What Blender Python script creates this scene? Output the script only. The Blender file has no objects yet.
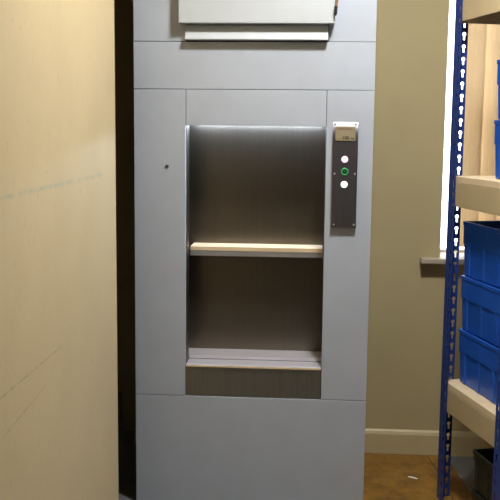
import bpy, bmesh, math, random
from mathutils import Matrix, Vector
random.seed(7)
C = bpy.context.scene.collection
PI = math.pi

# ------------------------------------------------------------------ helpers
def link(o, parent=None):
    C.objects.link(o)
    if parent is not None: o.parent = parent
    return o

def obj(name, bm, mats, parent=None, smooth=False):
    me = bpy.data.meshes.new(name)
    bmesh.ops.recalc_face_normals(bm, faces=bm.faces)
    bm.to_mesh(me); bm.free()
    for m in (mats if isinstance(mats, (list, tuple)) else [mats]): me.materials.append(m)
    if smooth:
        for p in me.polygons: p.use_smooth = True
    return link(bpy.data.objects.new(name, me), parent)

def tag(o, label=None, cat=None, group=None, kind=None):
    if label: o['label'] = label
    if cat: o['category'] = cat
    if group: o['group'] = group
    if kind: o['kind'] = kind
    return o

def thing(name, label, cat, loc=(0, 0, 0), rz=0, group=None):
    o = link(bpy.data.objects.new(name, None))
    o.empty_display_size = .1
    o.location = loc; o.rotation_euler = (0, 0, rz)
    return tag(o, label, cat, group)

def copy_thing(root, loc, label):
    r = root.copy(); C.objects.link(r); r.location = loc; r['label'] = label
    for ch in list(root.children):
        k = ch.copy(); C.objects.link(k); k.parent = r
        for g in ch.children:
            d = g.copy(); C.objects.link(d); d.parent = k
    return r

def box(bm, x0, x1, y0, y1, z0, z1, bevel=0, seg=2, mat=0):
    ret = bmesh.ops.create_cube(bm, size=1)
    vs = ret['verts']
    for v in vs:
        v.co = Vector(((x0 + x1) / 2 + v.co.x * (x1 - x0), (y0 + y1) / 2 + v.co.y * (y1 - y0), (z0 + z1) / 2 + v.co.z * (z1 - z0)))
    fs = set(f for v in vs for f in v.link_faces)
    for f in fs: f.material_index = mat
    if bevel:
        es = list(set(e for v in vs for e in v.link_edges))
        bmesh.ops.bevel(bm, geom=es, offset=bevel, segments=seg, affect='EDGES', profile=.5, material=-1)
    return bm

def bx(*a, **k): return box(bmesh.new(), *a, **k)

def cyl(bm, p0, p1, r0, r1=None, n=20, mat=0, cap=True):
    r1 = r0 if r1 is None else r1
    p0 = Vector(p0); p1 = Vector(p1); ax = (p1 - p0).normalized()
    t = Vector((0, 0, 1)) if abs(ax.z) < .9 else Vector((1, 0, 0))
    a = ax.cross(t).normalized(); b = ax.cross(a)
    A = [bm.verts.new(p0 + r0 * (math.cos(2 * PI * i / n) * a + math.sin(2 * PI * i / n) * b)) for i in range(n)]
    B = [bm.verts.new(p1 + r1 * (math.cos(2 * PI * i / n) * a + math.sin(2 * PI * i / n) * b)) for i in range(n)]
    for i in range(n):
        f = bm.faces.new((A[i], A[(i + 1) % n], B[(i + 1) % n], B[i])); f.material_index = mat
    if cap:
        bm.faces.new(A).material_index = mat; bm.faces.new(B).material_index = mat
    return bm

def torus(bm, c, R, r, n=28, m=8, mat=0):      # ring in the XZ plane
    c = Vector(c); rings = []
    for i in range(n):
        t = 2 * PI * i / n
        rings.append([bm.verts.new(c + Vector(((R + r * math.cos(2 * PI * j / m)) * math.cos(t), r * math.sin(2 * PI * j / m), (R + r * math.cos(2 * PI * j / m)) * math.sin(t)))) for j in range(m)])
    for i in range(n):
        for j in range(m):
            bm.faces.new((rings[i][j], rings[i][(j + 1) % m], rings[(i + 1) % n][(j + 1) % m], rings[(i + 1) % n][j])).material_index = mat
    return bm

def prism(bm, prof, axis, a0, a1, mat=0):      # prof: list of 2-D points; axis 'x' -> (y,z), 'y' -> (x,z), 'z' -> (x,y)
    def P(p, a):
        return {'x': (a, p[0], p[1]), 'y': (p[0], a, p[1]), 'z': (p[0], p[1], a)}[axis]
    A = [bm.verts.new(P(p, a0)) for p in prof]; B = [bm.verts.new(P(p, a1)) for p in prof]
    n = len(prof)
    for i in range(n): bm.faces.new((A[i], A[(i + 1) % n], B[(i + 1) % n], B[i])).material_index = mat
    bm.faces.new(A).material_index = mat; bm.faces.new(B).material_index = mat
    return bm

# ------------------------------------------------------------------ materials
class NT:
    def __init__(s, name):
        s.m = bpy.data.materials.new(name); s.m.use_nodes = True
        s.t = s.m.node_tree; s.t.nodes.clear()
        s.out = s.n('ShaderNodeOutputMaterial'); s.b = s.n('ShaderNodeBsdfPrincipled')
        s.l(s.b.outputs[0], s.out.inputs[0])
    def n(s, k, **kw):
        x = s.t.nodes.new(k)
        for a, v in kw.items(): setattr(x, a, v)
        return x
    def l(s, a, b): s.t.links.new(a, b)
    def coord(s, scale=(1, 1, 1)):
        tc = s.n('ShaderNodeTexCoord'); mp = s.n('ShaderNodeMapping'); mp.inputs['Scale'].default_value = scale
        s.l(tc.outputs['Object'], mp.inputs[0]); return mp.outputs[0]
    def noise(s, co, scale, detail=4, rough=.6):
        x = s.n('ShaderNodeTexNoise'); x.inputs['Scale'].default_value = scale; x.inputs['Detail'].default_value = detail
        x.inputs['Roughness'].default_value = rough; s.l(co, x.inputs['Vector']); return x.outputs[0]
    def ramp(s, f, stops):
        x = s.n('ShaderNodeValToRGB'); e = x.color_ramp.elements
        while len(e) < len(stops): e.new(.5)
        for k, (p, c) in enumerate(stops): e[k].position = p; e[k].color = (*c, 1)
        s.l(f, x.inputs[0]); return x.outputs[0]
    def math(s, op, a, b=None, clamp=False):
        x = s.n('ShaderNodeMath', operation=op, use_clamp=clamp)
        for i, v in enumerate((a, b)):
            if v is None: continue
            if isinstance(v, (int, float)): x.inputs[i].default_value = v
            else: s.l(v, x.inputs[i])
        return x.outputs[0]
    def mix(s, f, a, b):
        x = s.n('ShaderNodeMix', data_type='RGBA')
        for i, v in ((0, f), (6, a), (7, b)):
            if isinstance(v, (int, float)): x.inputs[i].default_value = v
            elif isinstance(v, tuple): x.inputs[i].default_value = (*v, 1)
            else: s.l(v, x.inputs[i])
        return x.outputs[2]
    def bump(s, h, strength=.2, dist=.01):
        x = s.n('ShaderNodeBump'); x.inputs['Strength'].default_value = strength; x.inputs['Distance'].default_value = dist
        s.l(h, x.inputs['Height']); s.l(x.outputs[0], s.b.inputs['Normal'])
    def set(s, **kw):
        for k, v in kw.items():
            i = s.b.inputs[k.replace('_', ' ')]
            if hasattr(v, 'is_output'): s.l(v, i)
            else: i.default_value = (*v, 1) if isinstance(v, tuple) else v
        return s

def paint(name, col, rough=.5, var=.06, scale=6, metallic=0, bump=0, bscale=300, spec=.5):
    t = NT(name); co = t.coord()
    f = t.noise(co, scale)
    lo = tuple(c * (1 - var) for c in col); hi = tuple(min(1, c * (1 + var)) for c in col)
    t.set(Base_Color=t.ramp(f, [(.3, lo), (.7, hi)]), Roughness=rough, Metallic=metallic)
    t.b.inputs['Specular IOR Level'].default_value = spec
    if bump: t.bump(t.noise(co, bscale, 2), bump, .002)
    return t.m

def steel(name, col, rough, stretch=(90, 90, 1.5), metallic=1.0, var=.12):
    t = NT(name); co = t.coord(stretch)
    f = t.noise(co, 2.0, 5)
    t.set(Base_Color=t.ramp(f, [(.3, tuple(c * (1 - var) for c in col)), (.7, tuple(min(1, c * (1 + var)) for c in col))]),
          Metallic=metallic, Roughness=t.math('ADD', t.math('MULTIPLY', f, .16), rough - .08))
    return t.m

def emit(name, col, strength):
    t = NT(name); t.set(Base_Color=col, Emission_Color=col, Emission_Strength=strength, Roughness=.4); return t.m

CREAM = (.67, .535, .315)
M = {}
M['grey'] = paint('grey_paint', (.45, .49, .578), .42, .03, 9, bump=.03)
M['grey_door'] = paint('grey_door_paint', (.505, .54, .59), .42, .03, 9)
M['casing'] = paint('dark_casing', (.05, .05, .05), .7)
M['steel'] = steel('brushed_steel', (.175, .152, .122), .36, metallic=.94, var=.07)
M['kick'] = steel('kick_steel', (.29, .272, .24), .45, (90, 90, 3))
M['sill_metal'] = steel('sill_steel', (.74, .72, .80), .5, (2, 90, 90), .5)
M['plate'] = steel('plate_steel', (.175, .165, .19), .45, (90, 90, 2))
M['chrome'] = paint('screw_metal', (.75, .74, .72), .35, .03, 20, .5)
M['lip'] = steel('lip_steel', (.42, .41, .42), .5, (2, 90, 90), .7)
M['wood'] = None
t = NT('pale_wood'); co = t.coord((1.2, 14, 14)); f = t.noise(co, 6, 5)
t.set(Base_Color=t.ramp(f, [(.3, (.70, .53, .34)), (.7, (.84, .68, .47))]), Roughness=.5); M['wood'] = t.m
M['label'] = paint('label_buff', (.31, .26, .17), .45, .08, 60)
M['ink'] = paint('ink', (.03, .025, .02), .6)
M['ink_red'] = paint('ink_faded', (.22, .12, .08), .6)
M['pink_light'] = emit('lit_pink_button', (1.0, .60, .86), 1.05)
M['white_light'] = emit('lit_white_button', (.90, .95, 1.0), 1.4)
M['green_light'] = emit('lit_green_ring', (.08, .50, .20), .15)
M['green_cap'] = paint('green_button_cap', (.01, .09, .03), .3)
M['tube'] = emit('car_light_strip', (.64, .78, 1.0), 80)
M['black'] = paint('black_plastic', (.012, .012, .014), .45)
M['cord'] = paint('brown_cord', (.26, .15, .09), .7, .15, 80)
M['rack'] = paint('rack_blue_paint', (.022, .052, .25), .33, .12, 12)
M['beam'] = paint('beam_cream_paint', (.50, .40, .24), .5, .05, 8)
t = NT('chipboard'); co = t.coord((1, 1, 1)); f = t.noise(co, 140, 3); g = t.noise(co, 9, 4)
t.set(Base_Color=t.mix(t.math('MULTIPLY', f, .5), t.ramp(g, [(.3, (.68, .55, .37)), (.7, (.80, .66, .46))]), (.56, .42, .27)), Roughness=.7); M['board'] = t.m
M['crate'] = paint('blue_crate_plastic', (.014, .095, .52), .34, .12, 7)
M['crate_black'] = paint('dark_crate_plastic', (.008, .013, .009), .45, .2, 10)
M['white'] = paint('white_gloss', (.80, .79, .74), .35, .02, 8)
M['sill_shaded'] = paint('sill_paint_shaded', (.44, .38, .29), .45, .04, 8)  # base colour darkened to hold the shade of the backlit sill
M['paper'] = paint('paper', (.85, .82, .75), .8)
M['skirt'] = paint('skirting_paint', (.57, .47, .275), .45, .05, 8)
M['lamp'] = emit('ceiling_lamp', (1.0, .985, .92), 232)

# painted plaster, with stains, scuffs and (on the left wall) a pencil line
def plaster(name, col, marks=False):
    t = NT(name); tc = t.n('ShaderNodeTexCoord'); co = tc.outputs['Object']
    f = t.noise(co, 2.2, 6); g = t.noise(co, 38, 4)
    base = t.ramp(f, [(.25, tuple(c * .93 for c in col)), (.75, tuple(min(1, c * 1.05) for c in col))])
    spk = t.ramp(t.noise(co, 70, 2, .5), [(.72, (0, 0, 0)), (.78, (1, 1, 1))])
    base = t.mix(t.math('MULTIPLY', spk, .35), base, tuple(c * .55 for c in col))
    if marks:
        sx = t.n('ShaderNodeSeparateXYZ'); t.l(co, sx.inputs[0]); Y, Z = sx.outputs[1], sx.outputs[2]
        def line(z0, slope, y0, y1, w, colr, amt, nscale):
            nonlocal base
            d = t.math('ABSOLUTE', t.math('SUBTRACT', Z, t.math('ADD', t.math('MULTIPLY', Y, slope), z0)))
            m = t.math('SUBTRACT', 1.0, t.math('DIVIDE', d, w), True)
            m = t.math('MULTIPLY', m, t.math('GREATER_THAN', Y, y0)); m = t.math('MULTIPLY', m, t.math('LESS_THAN', Y, y1))
            k = t.ramp(t.noise(co, nscale, 4, .7), [(.38, (0, 0, 0)), (.62, (1, 1, 1))])
            m = t.math('MULTIPLY', m, t.math('MULTIPLY', k, amt))
            base = t.mix(m, base, colr)
        line(1.368, .006, 1.6, 3.20, .010, (.33, .43, .36), .6, 22)
        line(.906, -.001, 2.0, 2.62, .005, (.30, .22, .12), .55, 30)
        line(.635, .08, 2.0, 2.45, .004, (.30, .22, .12), .5, 30)
        # short vertical scratches
        mp = t.n('ShaderNodeMapping'); mp.inputs['Scale'].default_value = (1, 16, 4.5); t.l(co, mp.inputs[0])
        k = t.ramp(t.noise(mp.outputs[0], 4.5, 2, .5), [(.69, (0, 0, 0)), (.74, (1, 1, 1))])
        base = t.mix(t.math('MULTIPLY', k, .28), base, (.36, .24, .11))
        k = t.ramp(t.noise(mp.outputs[0], 3.1, 2, .5), [(.26, (1, 1, 1)), (.31, (0, 0, 0))])
        base = t.mix(t.math('MULTIPLY', k, .18), base, (.80, .72, .52))
    t.set(Base_Color=base, Roughness=.62)
    t.bump(g, .12, .006)
    return t.m
M['wall'] = plaster('cream_plaster', CREAM)
M['wall_back'] = plaster('cream_plaster_shaded', (.50, .415, .23))  # darker copy of the cream, with the backlit wall's shade in its colour
M['wall_dim'] = plaster('dimmed_plaster', (.24, .19, .13))  # for the unseen wall behind the camera, browned to cut bounce and reflections
M['wall_marked'] = plaster('cream_plaster_marked', CREAM, True)
M['ceiling'] = paint('ceiling_white', (.55, .52, .46), .8)
t = NT('brown_hardboard'); co = t.coord(); f = t.noise(co, 9, 6, .7); g = t.noise(co, 60, 4)
t.set(Base_Color=t.mix(t.math('MULTIPLY', g, .4), t.ramp(f, [(.34, (.13, .06, .008)), (.64, (.36, .185, .026))]), (.17, .08, .02)), Roughness=.5); M['hardboard'] = t.m
t = NT('grey_vinyl'); co = t.coord(); f = t.noise(co, 12, 5)
t.set(Base_Color=t.ramp(f, [(.3, (.15, .155, .17)), (.7, (.19, .195, .21))]), Roughness=.45); M['vinyl'] = t.m
# blind fabric lets daylight through
t = NT('blind_fabric'); co = t.coord((60, 60, 3)); f = t.noise(co, 4, 4)
col = t.ramp(f, [(.3, (.74, .60, .42)), (.7, (.84, .71, .52))])
t.set(Base_Color=col, Roughness=.8)
tr = t.n('ShaderNodeBsdfTranslucent'); t.l(col, tr.inputs[0]); mx = t.n('ShaderNodeMixShader'); mx.inputs[0].default_value = .42
t.l(t.b.outputs[0], mx.inputs[1]); t.l(tr.outputs[0], mx.inputs[2]); t.l(mx.outputs[0], t.out.inputs[0]); M['blind'] = t.m
t = NT('window_glass'); tp = t.n('ShaderNodeBsdfTransparent'); gl = t.n('ShaderNodeBsdfGlossy'); gl.inputs['Roughness'].default_value = .02
mx = t.n('ShaderNodeMixShader'); mx.inputs[0].default_value = .05
t.l(tp.outputs[0], mx.inputs[1]); t.l(gl.outputs[0], mx.inputs[2]); t.l(mx.outputs[0], t.out.inputs[0]); M['glass'] = t.m

# ------------------------------------------------------------------ setting
def struct(name, bm, m, parent=None):
    o = obj(name, bm, m, parent)
    if parent is None: o['kind'] = 'structure'
    return o
YB = 4.318; XL = -.738; XR = 2.4; YF = -1.6; HC = 3.0; YC = 3.4
WX0, WX1, WZ0, WZ1 = .598, 1.95, .962, 2.35
struct('floor', bx(-2.2, XR + .1, YF - .1, 5.3, -.1, 0), M['vinyl'])
struct('ceiling', bx(-2.2, XR + .1, YF - .1, 5.3, HC, HC + .1), M['ceiling'])
b = bx(-.86, WX0, YB, YB + .2, 0, HC); box(b, WX1, XR + .1, YB, YB + .2, 0, HC)
box(b, WX0, WX1, YB, YB + .2, 0, .935); box(b, WX0, WX1, YB, YB + .2, WZ1, HC)
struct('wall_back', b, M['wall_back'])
b = bmesh.new()                                         # thick wall at the left, its end a softly rounded corner
r = .014; prof = [(XL - .14, YF), (XL, YF)] + [(XL - r + r * math.cos(a * PI / 16), YC - r + r * math.sin(a * PI / 16)) for a in range(9)] + [(XL - .14, YC)]
prism(b, prof, 'z', 0, HC)
struct('wall_left', b, M['wall_marked'])
struct('wall_right', bx(XR, XR + .1, YF, YB + .2, 0, HC), M['wall_back'])
struct('wall_front', bx(-2.1, XR + .1, YF - .1, YF, 0, HC), M['wall_dim'])
b = bx(-2.2, -2.1, YF, 5.3, 0, HC); box(b, -2.1, -.86, 5.2, 5.3, 0, HC); box(b, -.96, -.86, YB + .2, 5.2, 0, HC)
struct('wall_recess', b, M['wall_back'])
# skirting along the back wall
b = prism(bmesh.new(), [(YB, 0), (YB - .018, 0), (YB - .018, .098), (YB - .012, .112), (YB - .006, .119), (YB, .119)], 'x', .25, XR)
struct('baseboard_back', b, M['skirt'])
# brown boards laid over the floor, cut along a slanting seam
b = prism(bmesh.new(), [(.2, 2.9), (.672, 2.9), (.5945, 4.035), (.566, YB - .024), (.2, YB - .024)], 'z', 0, .004)
fb = struct('floor_board', b, M['hardboard'])
b = prism(bmesh.new(), [(.676, 2.9), (.78, 2.9), (.66, YB - .022), (.570, YB - .022), (.5985, 4.035)], 'z', 0, .004)
struct('floor_board', b, M['hardboard'])
struct('dark_gap_1', prism(bmesh.new(), [(.66, 2.9), (.69, 2.9), (.60, 4.035), (.575, YB - .0185), (.2, YB - .0185), (.2, YB - .03), (.56, YB - .03), (.59, 4.035)], 'z', 0, .001), M['casing'])  # black strip added so the board seam and skirting gap read dark
# window: frame in a rebate at the outer face, pane, sill
b = bmesh.new(); y0, y1 = YB + .2, YB + .26
box(b, WX0 - .06, WX0 + .004, y0, y1, WZ0 - .1, WZ1 + .1); box(b, WX1 - .01, WX1 + .06, y0, y1, WZ0 - .1, WZ1 + .1)
box(b, WX0, WX1, y0, y1, WZ0 - .1, WZ0 + .012); box(b, WX0, WX1, y0, y1, WZ1 - .012, WZ1 + .1)
box(b, 1.25, 1.30, y0, y1, WZ0, WZ1)
w = struct('window_1', b, M['white'])
struct('pane', bx(WX0, WX1, YB + .228, YB + .233, WZ0, WZ1), M['glass'], w)
b = bx(.505, WX1 + .1, YB - .058, YB, .936, WZ0, bevel=.005); box(b, WX0 + .001, WX1 - .001, YB, YB + .199, .936, WZ0)
struct('window_sill', b, M['sill_shaded'])

# ------------------------------------------------------------------ dumbwaiter
LX0, LX1, LY = -.7305, .2343, 3.70
OX0, OX1 = -.518, .046
g = .0022
SL = .9784; LF = 3.62; ZO = 1.55 * (1 - SL)          # size of the lift, its front plane, height offset
LB = (YB - .012 - LF) / SL + LY
lift = thing('dumbwaiter', 'light grey service lift with open lit hatch beside the cream left wall', 'service lift', ((LX0 + LX1) / 2 * SL, LF + .3 * SL, 0))
LM = Matrix.Translation((0, 0, ZO)) @ Matrix.Scale(SL, 4) @ Matrix.Translation((-(LX0 + LX1) / 2, -(LY + .3), 0))
def L(name, bm, m, parent=None, smooth=False):
    if parent is None:
        bm.transform(LM); return obj(name, bm, m, lift, smooth)
    bm.transform(LM); return obj(name, bm, m, parent, smooth)
b = bx(LX0 + .004, LX0 + .02, LY + .021, LB, .01, 2.5); box(b, LX1 - .02, LX1 - .004, LY + .021, LB, .01, 2.5)
box(b, LX0 + .02, LX1 - .02, LB - .018, LB, .01, 2.5); box(b, LX0 + .02, LX1 - .02, LY + .021, LB - .018, 2.48, 2.5)
box(b, LX0 + .02, LX1 - .02, LY + .021, LY + .03, .01, .43); box(b, LX0 + .02, OX0 - .01, LY + .021, LY + .03, .43, 2.48)
box(b, OX1 + .01, LX1 - .02, LY + .021, LY + .03, .43, 2.48); box(b, OX0 - .01, OX1 + .01, LY + .021, LY + .03, 1.5640, 2.48)
L('casing', b, M['casing'])
def panel(name, x0, x1, z0, z1, m=M['grey'], y=LY):
    return L(name, bx(x0 + g / 2, x1 - g / 2, y, y + .02, z0 + g / 2, z1 - g / 2, bevel=.0016), m)
Z1, Z2, Z3 = 1.8929, 1.7055, .4404
panel('base_panel', LX0, LX1, -.032, Z3)
lp = panel('side_panel', LX0, OX0, Z3, Z2)
rp = panel('side_panel', OX1, LX1, Z3, Z2)
panel('header_panel', OX0, OX1, 1.5615, Z2)
panel('band_panel', LX0, LX1, Z2, Z1)
panel('top_panel', LX0, OX0, Z1, 2.5)
panel('top_panel', OX1, LX1, Z1, 2.5)
tag(panel('kick_plate', OX0, OX1, Z3, .568, M['kick'], LY + .003), 'dark brushed steel plate below the hatch')
# upper hatch: a flat door leaf standing proud and a sloping ledge under it
L('upper_door', bx(-.5405, .0695, LY - .047, LY - .004, 1.9600, 2.44, bevel=.0015), M['grey_door'])
b = prism(bmesh.new(), [(LY + .02, 1.897), (LY - .030, 1.897), (LY - .032, 1.900), (LY - .006, 1.952), (LY + .02, 1.975)], 'x', OX0 + .001, OX1 - .001)
L('door_ledge', b, M['grey_door'])
L('door_backing', bx(OX0 + .002, OX1 - .002, LY, LY + .018, 1.978, 2.5), M['grey'])
# lock on the left panel
b = cyl(bmesh.new(), (-.595, LY - .003, 1.396), (-.595, LY + .004, 1.396), .0075)
k = L('lock', b, M['plate'], None)
b = bx(-.5965, -.5935, LY - .0042, LY - .003, 1.390, 1.402)
k2 = L('key_slot', b, M['ink'], k)
# jambs of the hatch (bare steel), landing sill
for x0, x1 in ((OX0 - .008, OX0 + .001), (OX1 - .001, OX1 + .008)):
    L('jamb', bx(x0, x1, LY + .0215, LY + .098, .58, 1.5620), M['steel'])
L('landing_sill', bx(OX0 + .001, OX1 - .001, LY - .001, LY + .094, .5685, .5765, bevel=.0015), M['sill_metal'])
L('sill_reflection', bx(OX0 + .001, OX1 - .001, LY - .0035, LY - .0012, .5665, .5735), M['wood'])  # pale strip added as the warm reflection along the sill edge
# car: back, sides, roof, floor of brushed steel, front edge of the floor
cy0, cy1 = LY + .10, LY + .225; cx0, cx1 = OX0 - .02, OX1 + .02
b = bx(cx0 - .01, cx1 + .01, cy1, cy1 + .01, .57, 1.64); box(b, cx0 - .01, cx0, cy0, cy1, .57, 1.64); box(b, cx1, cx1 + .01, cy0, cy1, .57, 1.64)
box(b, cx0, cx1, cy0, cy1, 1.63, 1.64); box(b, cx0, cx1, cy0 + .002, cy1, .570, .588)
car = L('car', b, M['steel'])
L('floor_sheet', bx(cx0 + .0005, cx1 - .0005, cy0 - .0015, cy1 - .0005, .5882, .5905), M['sill_metal'], car)
L('floor_lip', bx(cx0 + .0005, cx1 - .0005, cy0 - .0015, cy0 + .0012, .5775, .588), M['sill_metal'], car)
L('light_strip', bx(cx0 + .03, cx1 - .03, cy1 - .036, cy1 - .006, 1.574, 1.594, bevel=.004), M['tube'], car)
# removable shelf across the car: pale wood front with a steel lip under it
sh = L('shelf', bx(OX0 + .0045, OX1 - .0025, cy0 + .002, cy1 - .001, 1.0405, 1.0590, bevel=.002), M['wood'])
L('shelf_lip', bx(OX0 + .0045, OX1 - .0025, cy0 + .003, cy0 + .007, 1.0195, 1.0402), M['lip'], sh)
for x0, x1 in ((OX0 - .0195, OX0 + .003), (OX1 - .001, OX1 + .0195)):
    L('shelf_bracket', bx(x0, x1, cy0 + .02, cy1 - .01, 1.020, 1.0400), M['plate'], sh)

# control panel: steel plate, upper end shaped rolled back to catch the lamp as a highlight
cp = LY - .0185
prof = [(LY, 1.160), (cp, 1.160), (cp, 1.5215)]
for i in range(1, 25):
    a = i / 24; prof.append((cp + .0165 * a ** 2.0, 1.5215 + .06 * a))
prof += [(LY, 1.5815)]
b = bmesh.new()
n = len(prof); xs = (.0735, .1725)
A = [b.verts.new((xs[0], p[0], p[1])) for p in prof]; B = [b.verts.new((xs[1], p[0], p[1])) for p in prof]
for i in range(n): b.faces.new((A[i], A[(i + 1) % n], B[(i + 1) % n], B[i]))
b.faces.new(A); b.faces.new(B)
plate = L('control_panel', b, M['plate'])
tag(plate, 'narrow brushed steel plate with three buttons and buff rating label')
b = bx(.083, .161, cp - .004, cp + .010, 1.507, 1.564, bevel=.0012)
L('rating_label', b, M['label'], plate)
for nm, z, m in (('call_button', 1.4335, M['pink_light']), ('call_button', 1.334, M['white_light'])):
    b = cyl(bmesh.new(), (.1215, cp + .001, z), (.1215, cp - .004, z), .0135, .0128, 28); cyl(b, (.1215, cp - .004, z), (.1215, cp - .0062, z), .0128, .009, 28)
    o = L(nm, b, m, plate); tag(o, 'button lit pinkish white' if z > 1.4 else 'button lit bluish white')
b = cyl(bmesh.new(), (.1225, cp + .001, 1.3855), (.1225, cp - .004, 1.3855), .0108, .0104, 28, 0)
torus(b, (.1225, cp - .003, 1.3855), .0128, .0017, mat=1)
tag(L('call_button', b, [M['green_cap'], M['green_light']], plate), 'dark green button with a lit green ring')
for x, z, y in ((.0805, 1.5725, .0119), (.1625, 1.5725, .0119), (.082, 1.377, 0), (.163, 1.377, 0), (.083, 1.173, 0), (.1635, 1.173, 0)):
    b = cyl(bmesh.new(), (x, cp + y + .001, z), (x, cp + y - .0022, z), .0042, .0036, 14)
    L('screw', b, M['chrome'] if z < 1.5 else M['ink'], plate)
def lettering(name, text, x, z, size, m, parent, align='LEFT', y=cp - .0043, bold=0):
    cu = bpy.data.curves.new(name, 'FONT'); cu.body = text; cu.size = size; cu.align_x = align; cu.extrude = .0002; cu.offset = bold
    o = bpy.data.objects.new(name, cu); C.objects.link(o)
    me = bpy.data.meshes.new_from_object(o.evaluated_get(bpy.context.evaluated_depsgraph_get()))
    C.objects.unlink(o); bpy.data.objects.remove(o)
    me.transform(LM @ Matrix.Translation(Vector((x, y, z))) @ Matrix.Rotation(PI / 2, 4, 'X'))
    me.materials.clear(); me.materials.append(m)
    return link(bpy.data.objects.new(name, me), parent)
lettering('rating_lettering', 'MAX', .0865, 1.5135, .0095, M['ink_red'], plate)
lettering('rating_lettering', '100', .109, 1.5125, .0180, M['ink'], plate, bold=.0006)
lettering('rating_lettering', 'Kg', .1435, 1.5135, .0115, M['ink'], plate, bold=.0003)
b = bmesh.new(); x = .092                                # the heading on the label: an unreadable row of small marks
for wd in (.009, .005, .0075, .004, .006, .0085, .005, .0095):
    box(b, x, x + wd - .0016, cp - .0045, cp - .0039, 1.5505, 1.5565); x += wd
L('heading_marks', b, M['ink_red'], plate)

# brown cord by the upper door
cord = thing('pull_cord', 'brown cord with a black tip hanging beside the upper door leaf', 'cord', (.0735, LF - .058, 1.978))
b = bmesh.new(); pts = [(.002, 0, .47), (.001, 0, .3), (.002, 0, .12), (.001, 0, .06), (-.002, 0, .030)]
for p, q in zip(pts, pts[1:]): cyl(b, p, q, .0055, n=12)
obj('strap', b, M['cord'], cord)
b = cyl(bmesh.new(), (-.002, 0, .034), (-.0035, 0, .008), .0068, .006, 14); cyl(b, (-.0035, 0, .008), (-.004, 0, 0), .006, .003, 14)
tag(obj('tip', b, M['black'], cord), 'black plastic tip')

# ------------------------------------------------------------------ shelving rack
RA = .2594; RS = .975; RZ = 1.55 * (1 - RS); RP = Vector((.589 * RS, 3.8 * RS, 0)); RX = Matrix.Translation((0, 0, RZ)) @ Matrix.Scale(RS, 4); RM = Matrix.Translation(RP) @ Matrix.Rotation(RA, 4, 'Z')
rack = thing('shelving_rack', 'blue slotted steel shelving rack with chipboard shelves in front of the window', 'shelving', RP, RA)
PITCH = .05; HP = 2.25; FW_A, FW_E = .066, .058; TH = .0022
E1, D1, D0 = .98, .087, -.500          # aisle face at e = -.004
ZB = -RZ / RS + .0005
def RO(name, bm, m):
    bm.transform(RX); return obj(name, bm, m, rack)
def keyhole(z):                        # outline of one slot, right half from bottom to top (u measured from the slot centre line)
    pts = [(0, z - .0155), (.0035, z - .0150), (.0042, z - .012), (.0042, z + .0005)]
    for a in range(-3, 5):
        t = a * PI / 8; pts.append((.0082 * math.cos(t), z + .0085 + .0082 * math.sin(t)))
    return pts
def flange(bm, uw, uc, f):             # uw: width, uc: slot centre, f maps (u, z) to a 3-D point
    k = 0; n = int(HP / PITCH); fs = []
    for i in range(n):
        z0, z1 = ZB + i * PITCH, ZB + (i + 1) * PITCH; h = keyhole(z0 + .025)
        R = [(uc, z0), (uw, z0), (uw, z1), (uc, z1)] + [(uc + u, z) for u, z in reversed(h)]
        Lf = [(uc, z1), (0, z1), (0, z0), (uc, z0)] + [(uc - u, z) for u, z in h]
        for poly in (R, Lf): fs.append(bm.faces.new([bm.verts.new(f(u, z)) for u, z in poly]))
    return fs
def post(ex, dy, se, sd):              # corner at (ex, dy); flanges run by se along local X and sd along local Y
    bm = bmesh.new()
    flange(bm, FW_E, .042, lambda u, z: (ex + se * u, dy, z))
    flange(bm, FW_A, .046, lambda u, z: (ex, dy + sd * u, z))
    bmesh.ops.remove_doubles(bm, verts=bm.verts, dist=1e-5)
    bmesh.ops.recalc_face_normals(bm, faces=bm.faces)
    bmesh.ops.solidify(bm, geom=bm.faces[:], thickness=TH)
    bmesh.ops.recalc_face_normals(bm, faces=bm.faces)
    return RO('upright', bm, M['rack'])
post(-.004, D1, 1, -1); post(-.004, D0, 1, 1); post(E1, D1, -1, -1); post(E1, D0, -1, 1)
for zt in (.492, 1.366, 2.128):        # top of each board
    zb = zt - .026
    RO('shelf_board', bx(.003, E1 - .007, D0 + .007, D1 - .007, zb, zt, bevel=.0015), M['board'])
    hb = .098 if zt < 2 else .115
    def beam(x0, x1, y0, y1):
        return RO('beam', bx(x0, x1, y0, y1, zb - hb, zb - .0006, bevel=.002), M['beam'])
    beam(-.0005, .0025, D0 + .006, D1 - .006); beam(E1 - .0065, E1 - .0035, D0 + .006, D1 - .006)
    beam(.004, E1 - .008, D1 - .0060, D1 - .0030); beam(.004, E1 - .008, D0 + .003, D0 + .006)
    RO('shelf_rib', bx(.01, E1 - .012, -.235, -.195, zb - .03, zb - .0008), M['beam'])

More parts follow.
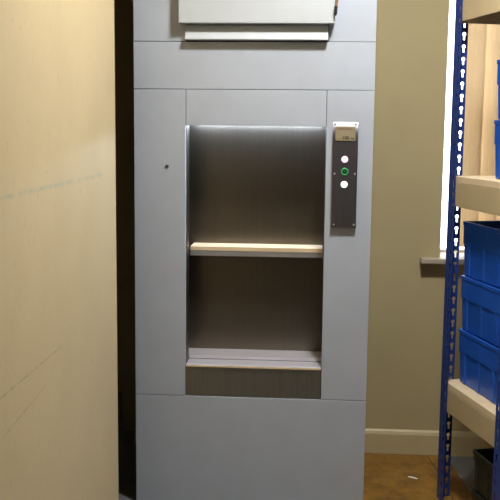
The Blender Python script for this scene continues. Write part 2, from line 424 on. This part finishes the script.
# ------------------------------------------------------------------ crates
def rr(hx, hy, r, n=5):
    pts = []
    for cx, cy, a0 in ((hx - r, hy - r, 0), (-hx + r, hy - r, PI / 2), (-hx + r, -hy + r, PI), (hx - r, -hy + r, 1.5 * PI)):
        for i in range(n + 1):
            a = a0 + i * PI / 2 / n; pts.append((cx + r * math.cos(a), cy + r * math.sin(a)))
    return pts
def loft(bm, rings, cap_last=True, cap_first=False):
    prev = None
    for hx, hy, r, z in rings:
        ring = [bm.verts.new((x, y, z)) for x, y in rr(hx, hy, r)]
        if prev:
            n = len(ring)
            for i in range(n): bm.faces.new((prev[i], prev[(i + 1) % n], ring[(i + 1) % n], ring[i]))
        elif cap_first: bm.faces.new(ring)
        prev = ring
    if cap_last: bm.faces.new(prev)
    return bm
def crate(lx, ly, h, m, label, cat, loc, rz, group, collar=.42):
    """lx, ly: outside size at the rim; the base nests a little way into the rim of the crate below"""
    t = thing('storage_crate', label, cat, loc, rz, group)
    hx, hy = lx / 2, ly / 2; zc = h * (1 - collar)
    b = bmesh.new()
    loft(b, [(hx - .017, hy - .017, .010, .003), (hx - .013, hy - .013, .012, 0), (hx - .0105, hy - .0105, .013, .005), (hx - .0065, hy - .0065, .013, zc), (hx - .006, hy - .006, .013, h - .008),
             (hx - .0085, hy - .0085, .012, h - .008), (hx - .0095, hy - .0095, .012, zc), (hx - .0155, hy - .0155, .011, .008)], True, True)
    obj('tub', b, m, t)
    b = bmesh.new()                                     # deep collar round the upper part with a lip
    loft(b, [(hx - .0062, hy - .0062, .013, zc), (hx - .003, hy - .003, .014, zc + .002), (hx - .0025, hy - .0025, .014, h - .016), (hx, hy, .014, h - .013), (hx, hy, .014, h - .001), (hx - .001, hy - .001, .014, h),
             (hx - .0095, hy - .0095, .012, h), (hx - .010, hy - .010, .012, h - .008), (hx - .006, hy - .006, .013, h - .0085)], False)
    obj('rim', b, m, t)
    for s in (-1, 1):                                   # flat ribs down each side
        for u in (-.34, 0, .34):
            for axis in (0, 1):
                w = .013; c0 = (u * (ly if axis == 0 else lx))
                b = bmesh.new(); top = (hx if axis == 0 else hy); out = []
                for zz, o in ((.006, top - .0110), (h - .016, top - .0062)):
                    for a, dd in ((c0 - w, -.0015), (c0 - w + .003, .0046), (c0 + w - .003, .0046), (c0 + w, -.0015)):
                        p = (s * (o + dd), a) if axis == 0 else (a, s * (o + dd)); out.append(b.verts.new((p[0], p[1], zz)))
                for i in range(3): b.faces.new((out[i], out[i + 1], out[5 + i], out[4 + i]))
                b.faces.new(out[:4]); b.faces.new(out[4:]); b.faces.new((out[0], out[3], out[7], out[4]))
                obj('rib', b, m, t)
    return t
def at(e, d, z): return RM @ (RX @ Vector((e, d, z)))
GB = 'blue crates stacked on the lower rack shelf'; GU = 'blue crates stacked on the middle rack shelf'; GK = 'black crates stacked on the floor'
hb = .2290 * RS; BX = .30 * RS; BY = .40 * RS
ED = .200; DD = -.140; ZL = .4926; ZM = 1.3666
low = crate(BX, BY, hb - .0015, M['crate'], 'blue plastic storage crate at the bottom of the stack of three, on the low board', 'crate', at(ED, DD, ZL), RA, GB)
copy_thing(low, at(ED, DD, ZL + .229), 'blue plastic storage crate in the middle of the stack of three')
copy_thing(low, at(ED, DD, ZL + 2 * .229), 'blue plastic storage crate on top of the stack of three, under the middle shelf')
up = crate(BY, BX, hb - .0015, M['crate'], 'blue crate standing on the middle shelf, lower one of the pair', 'crate', at(.262, -.313, ZM), RA, GU)
copy_thing(up, at(.262, -.313, ZM + .229), 'blue crate on top of another near the top shelf, upper one of the pair')
hk = .161
p = at(.196, -.352, 0); p.z = .0005
bk = crate(.38 * RS, .26 * RS, hk - .0015, M['crate_black'], 'black crate directly on the floor under the rack', 'crate', p, RA, GK, .25)
p = p.copy(); p.z += hk
copy_thing(bk, p, 'black crate stacked on another under the lowest rack shelf, its open top visible')

# ------------------------------------------------------------------ vertical blind in the window
bl = thing('vertical_blind', 'beige vertical blind hanging in the window behind the rack', 'blind', (.69, YB + .09, 1.0))
obj('head_rail', bx(-.02, WX1 - .70, -.02, .02, 1.31, 1.345, bevel=.003), M['white'], bl)
x = .050; k = 0
while x < WX1 - .75:
    b = bmesh.new(); a = math.radians(-14 if k != 1 else -34); w = .0445; n = 6; fr = []; bk_ = []
    for i in range(n + 1):
        u = -w + 2 * w * i / n; bow = .004 * (1 - (u / w) ** 2)
        px = u * math.cos(a) - bow * math.sin(a); py = u * math.sin(a) + bow * math.cos(a)
        fr.append((px, py)); bk_.append((px - .0008 * math.sin(a), py + .0008 * math.cos(a)))
    prism(b, fr + bk_[::-1], 'z', .0, 1.305)
    b.transform(Matrix.Translation((x, 0, 0)))
    obj('slat', b, M['blind'], bl)
    x += .086; k += 1

# scrap of paper on the brown board
b = bmesh.new(); pts = [(-.020, .010), (-.006, .014), (.012, .002), (.024, -.012), (.016, -.018), (-.004, -.006), (-.018, .000)]
prism(b, pts, 'z', .0, .0012)
o = obj('paper_scrap', b, M['paper'])
o.location = (.468, 3.995, .0042); tag(o, 'small white scrap of paper lying on the brown floor board', 'paper scrap')

# ------------------------------------------------------------------ ceiling lamp and daylight
cl = thing('ceiling_light', 'round white ceiling lamp fixed above the lift front', 'lamp', (.30, 2.72, HC))
b = cyl(bmesh.new(), (0, 0, -.03), (0, 0, 0), .18, n=40); obj('lamp_base', b, M['white'], cl)
b = cyl(bmesh.new(), (0, 0, -.035), (0, 0, -.03), .15, n=40); cyl(b, (0, 0, -.06), (0, 0, -.035), .12, .15, 40); obj('diffuser', b, M['lamp'], cl)

w = bpy.data.worlds.new('sky'); bpy.context.scene.world = w; w.use_nodes = True
bg = w.node_tree.nodes['Background']; bg.inputs[0].default_value = (.86, .92, 1.0, 1); bg.inputs[1].default_value = 5.0

# ------------------------------------------------------------------ camera
cam = bpy.data.cameras.new('camera'); co = link(bpy.data.objects.new('camera', cam))
cam.sensor_fit = 'HORIZONTAL'; cam.sensor_width = 36; cam.lens = 916.9 / 500 * 36; cam.clip_start = .05
rt = Vector((.997507, .069796, .01038)); u = Vector((-.019399, .129814, .991349)); fw = Vector((-.067844, .989079, -.130844))
m = Matrix((rt, u, -fw)).transposed().to_4x4(); m.translation = (0, 0, 1.55)
co.matrix_world = m
S = bpy.context.scene; S.camera = co
S.view_settings.view_transform = 'Standard'; S.view_settings.look = 'None'; S.view_settings.gamma = 1; S.view_settings.exposure = 0
S.view_settings.use_curve_mapping = False
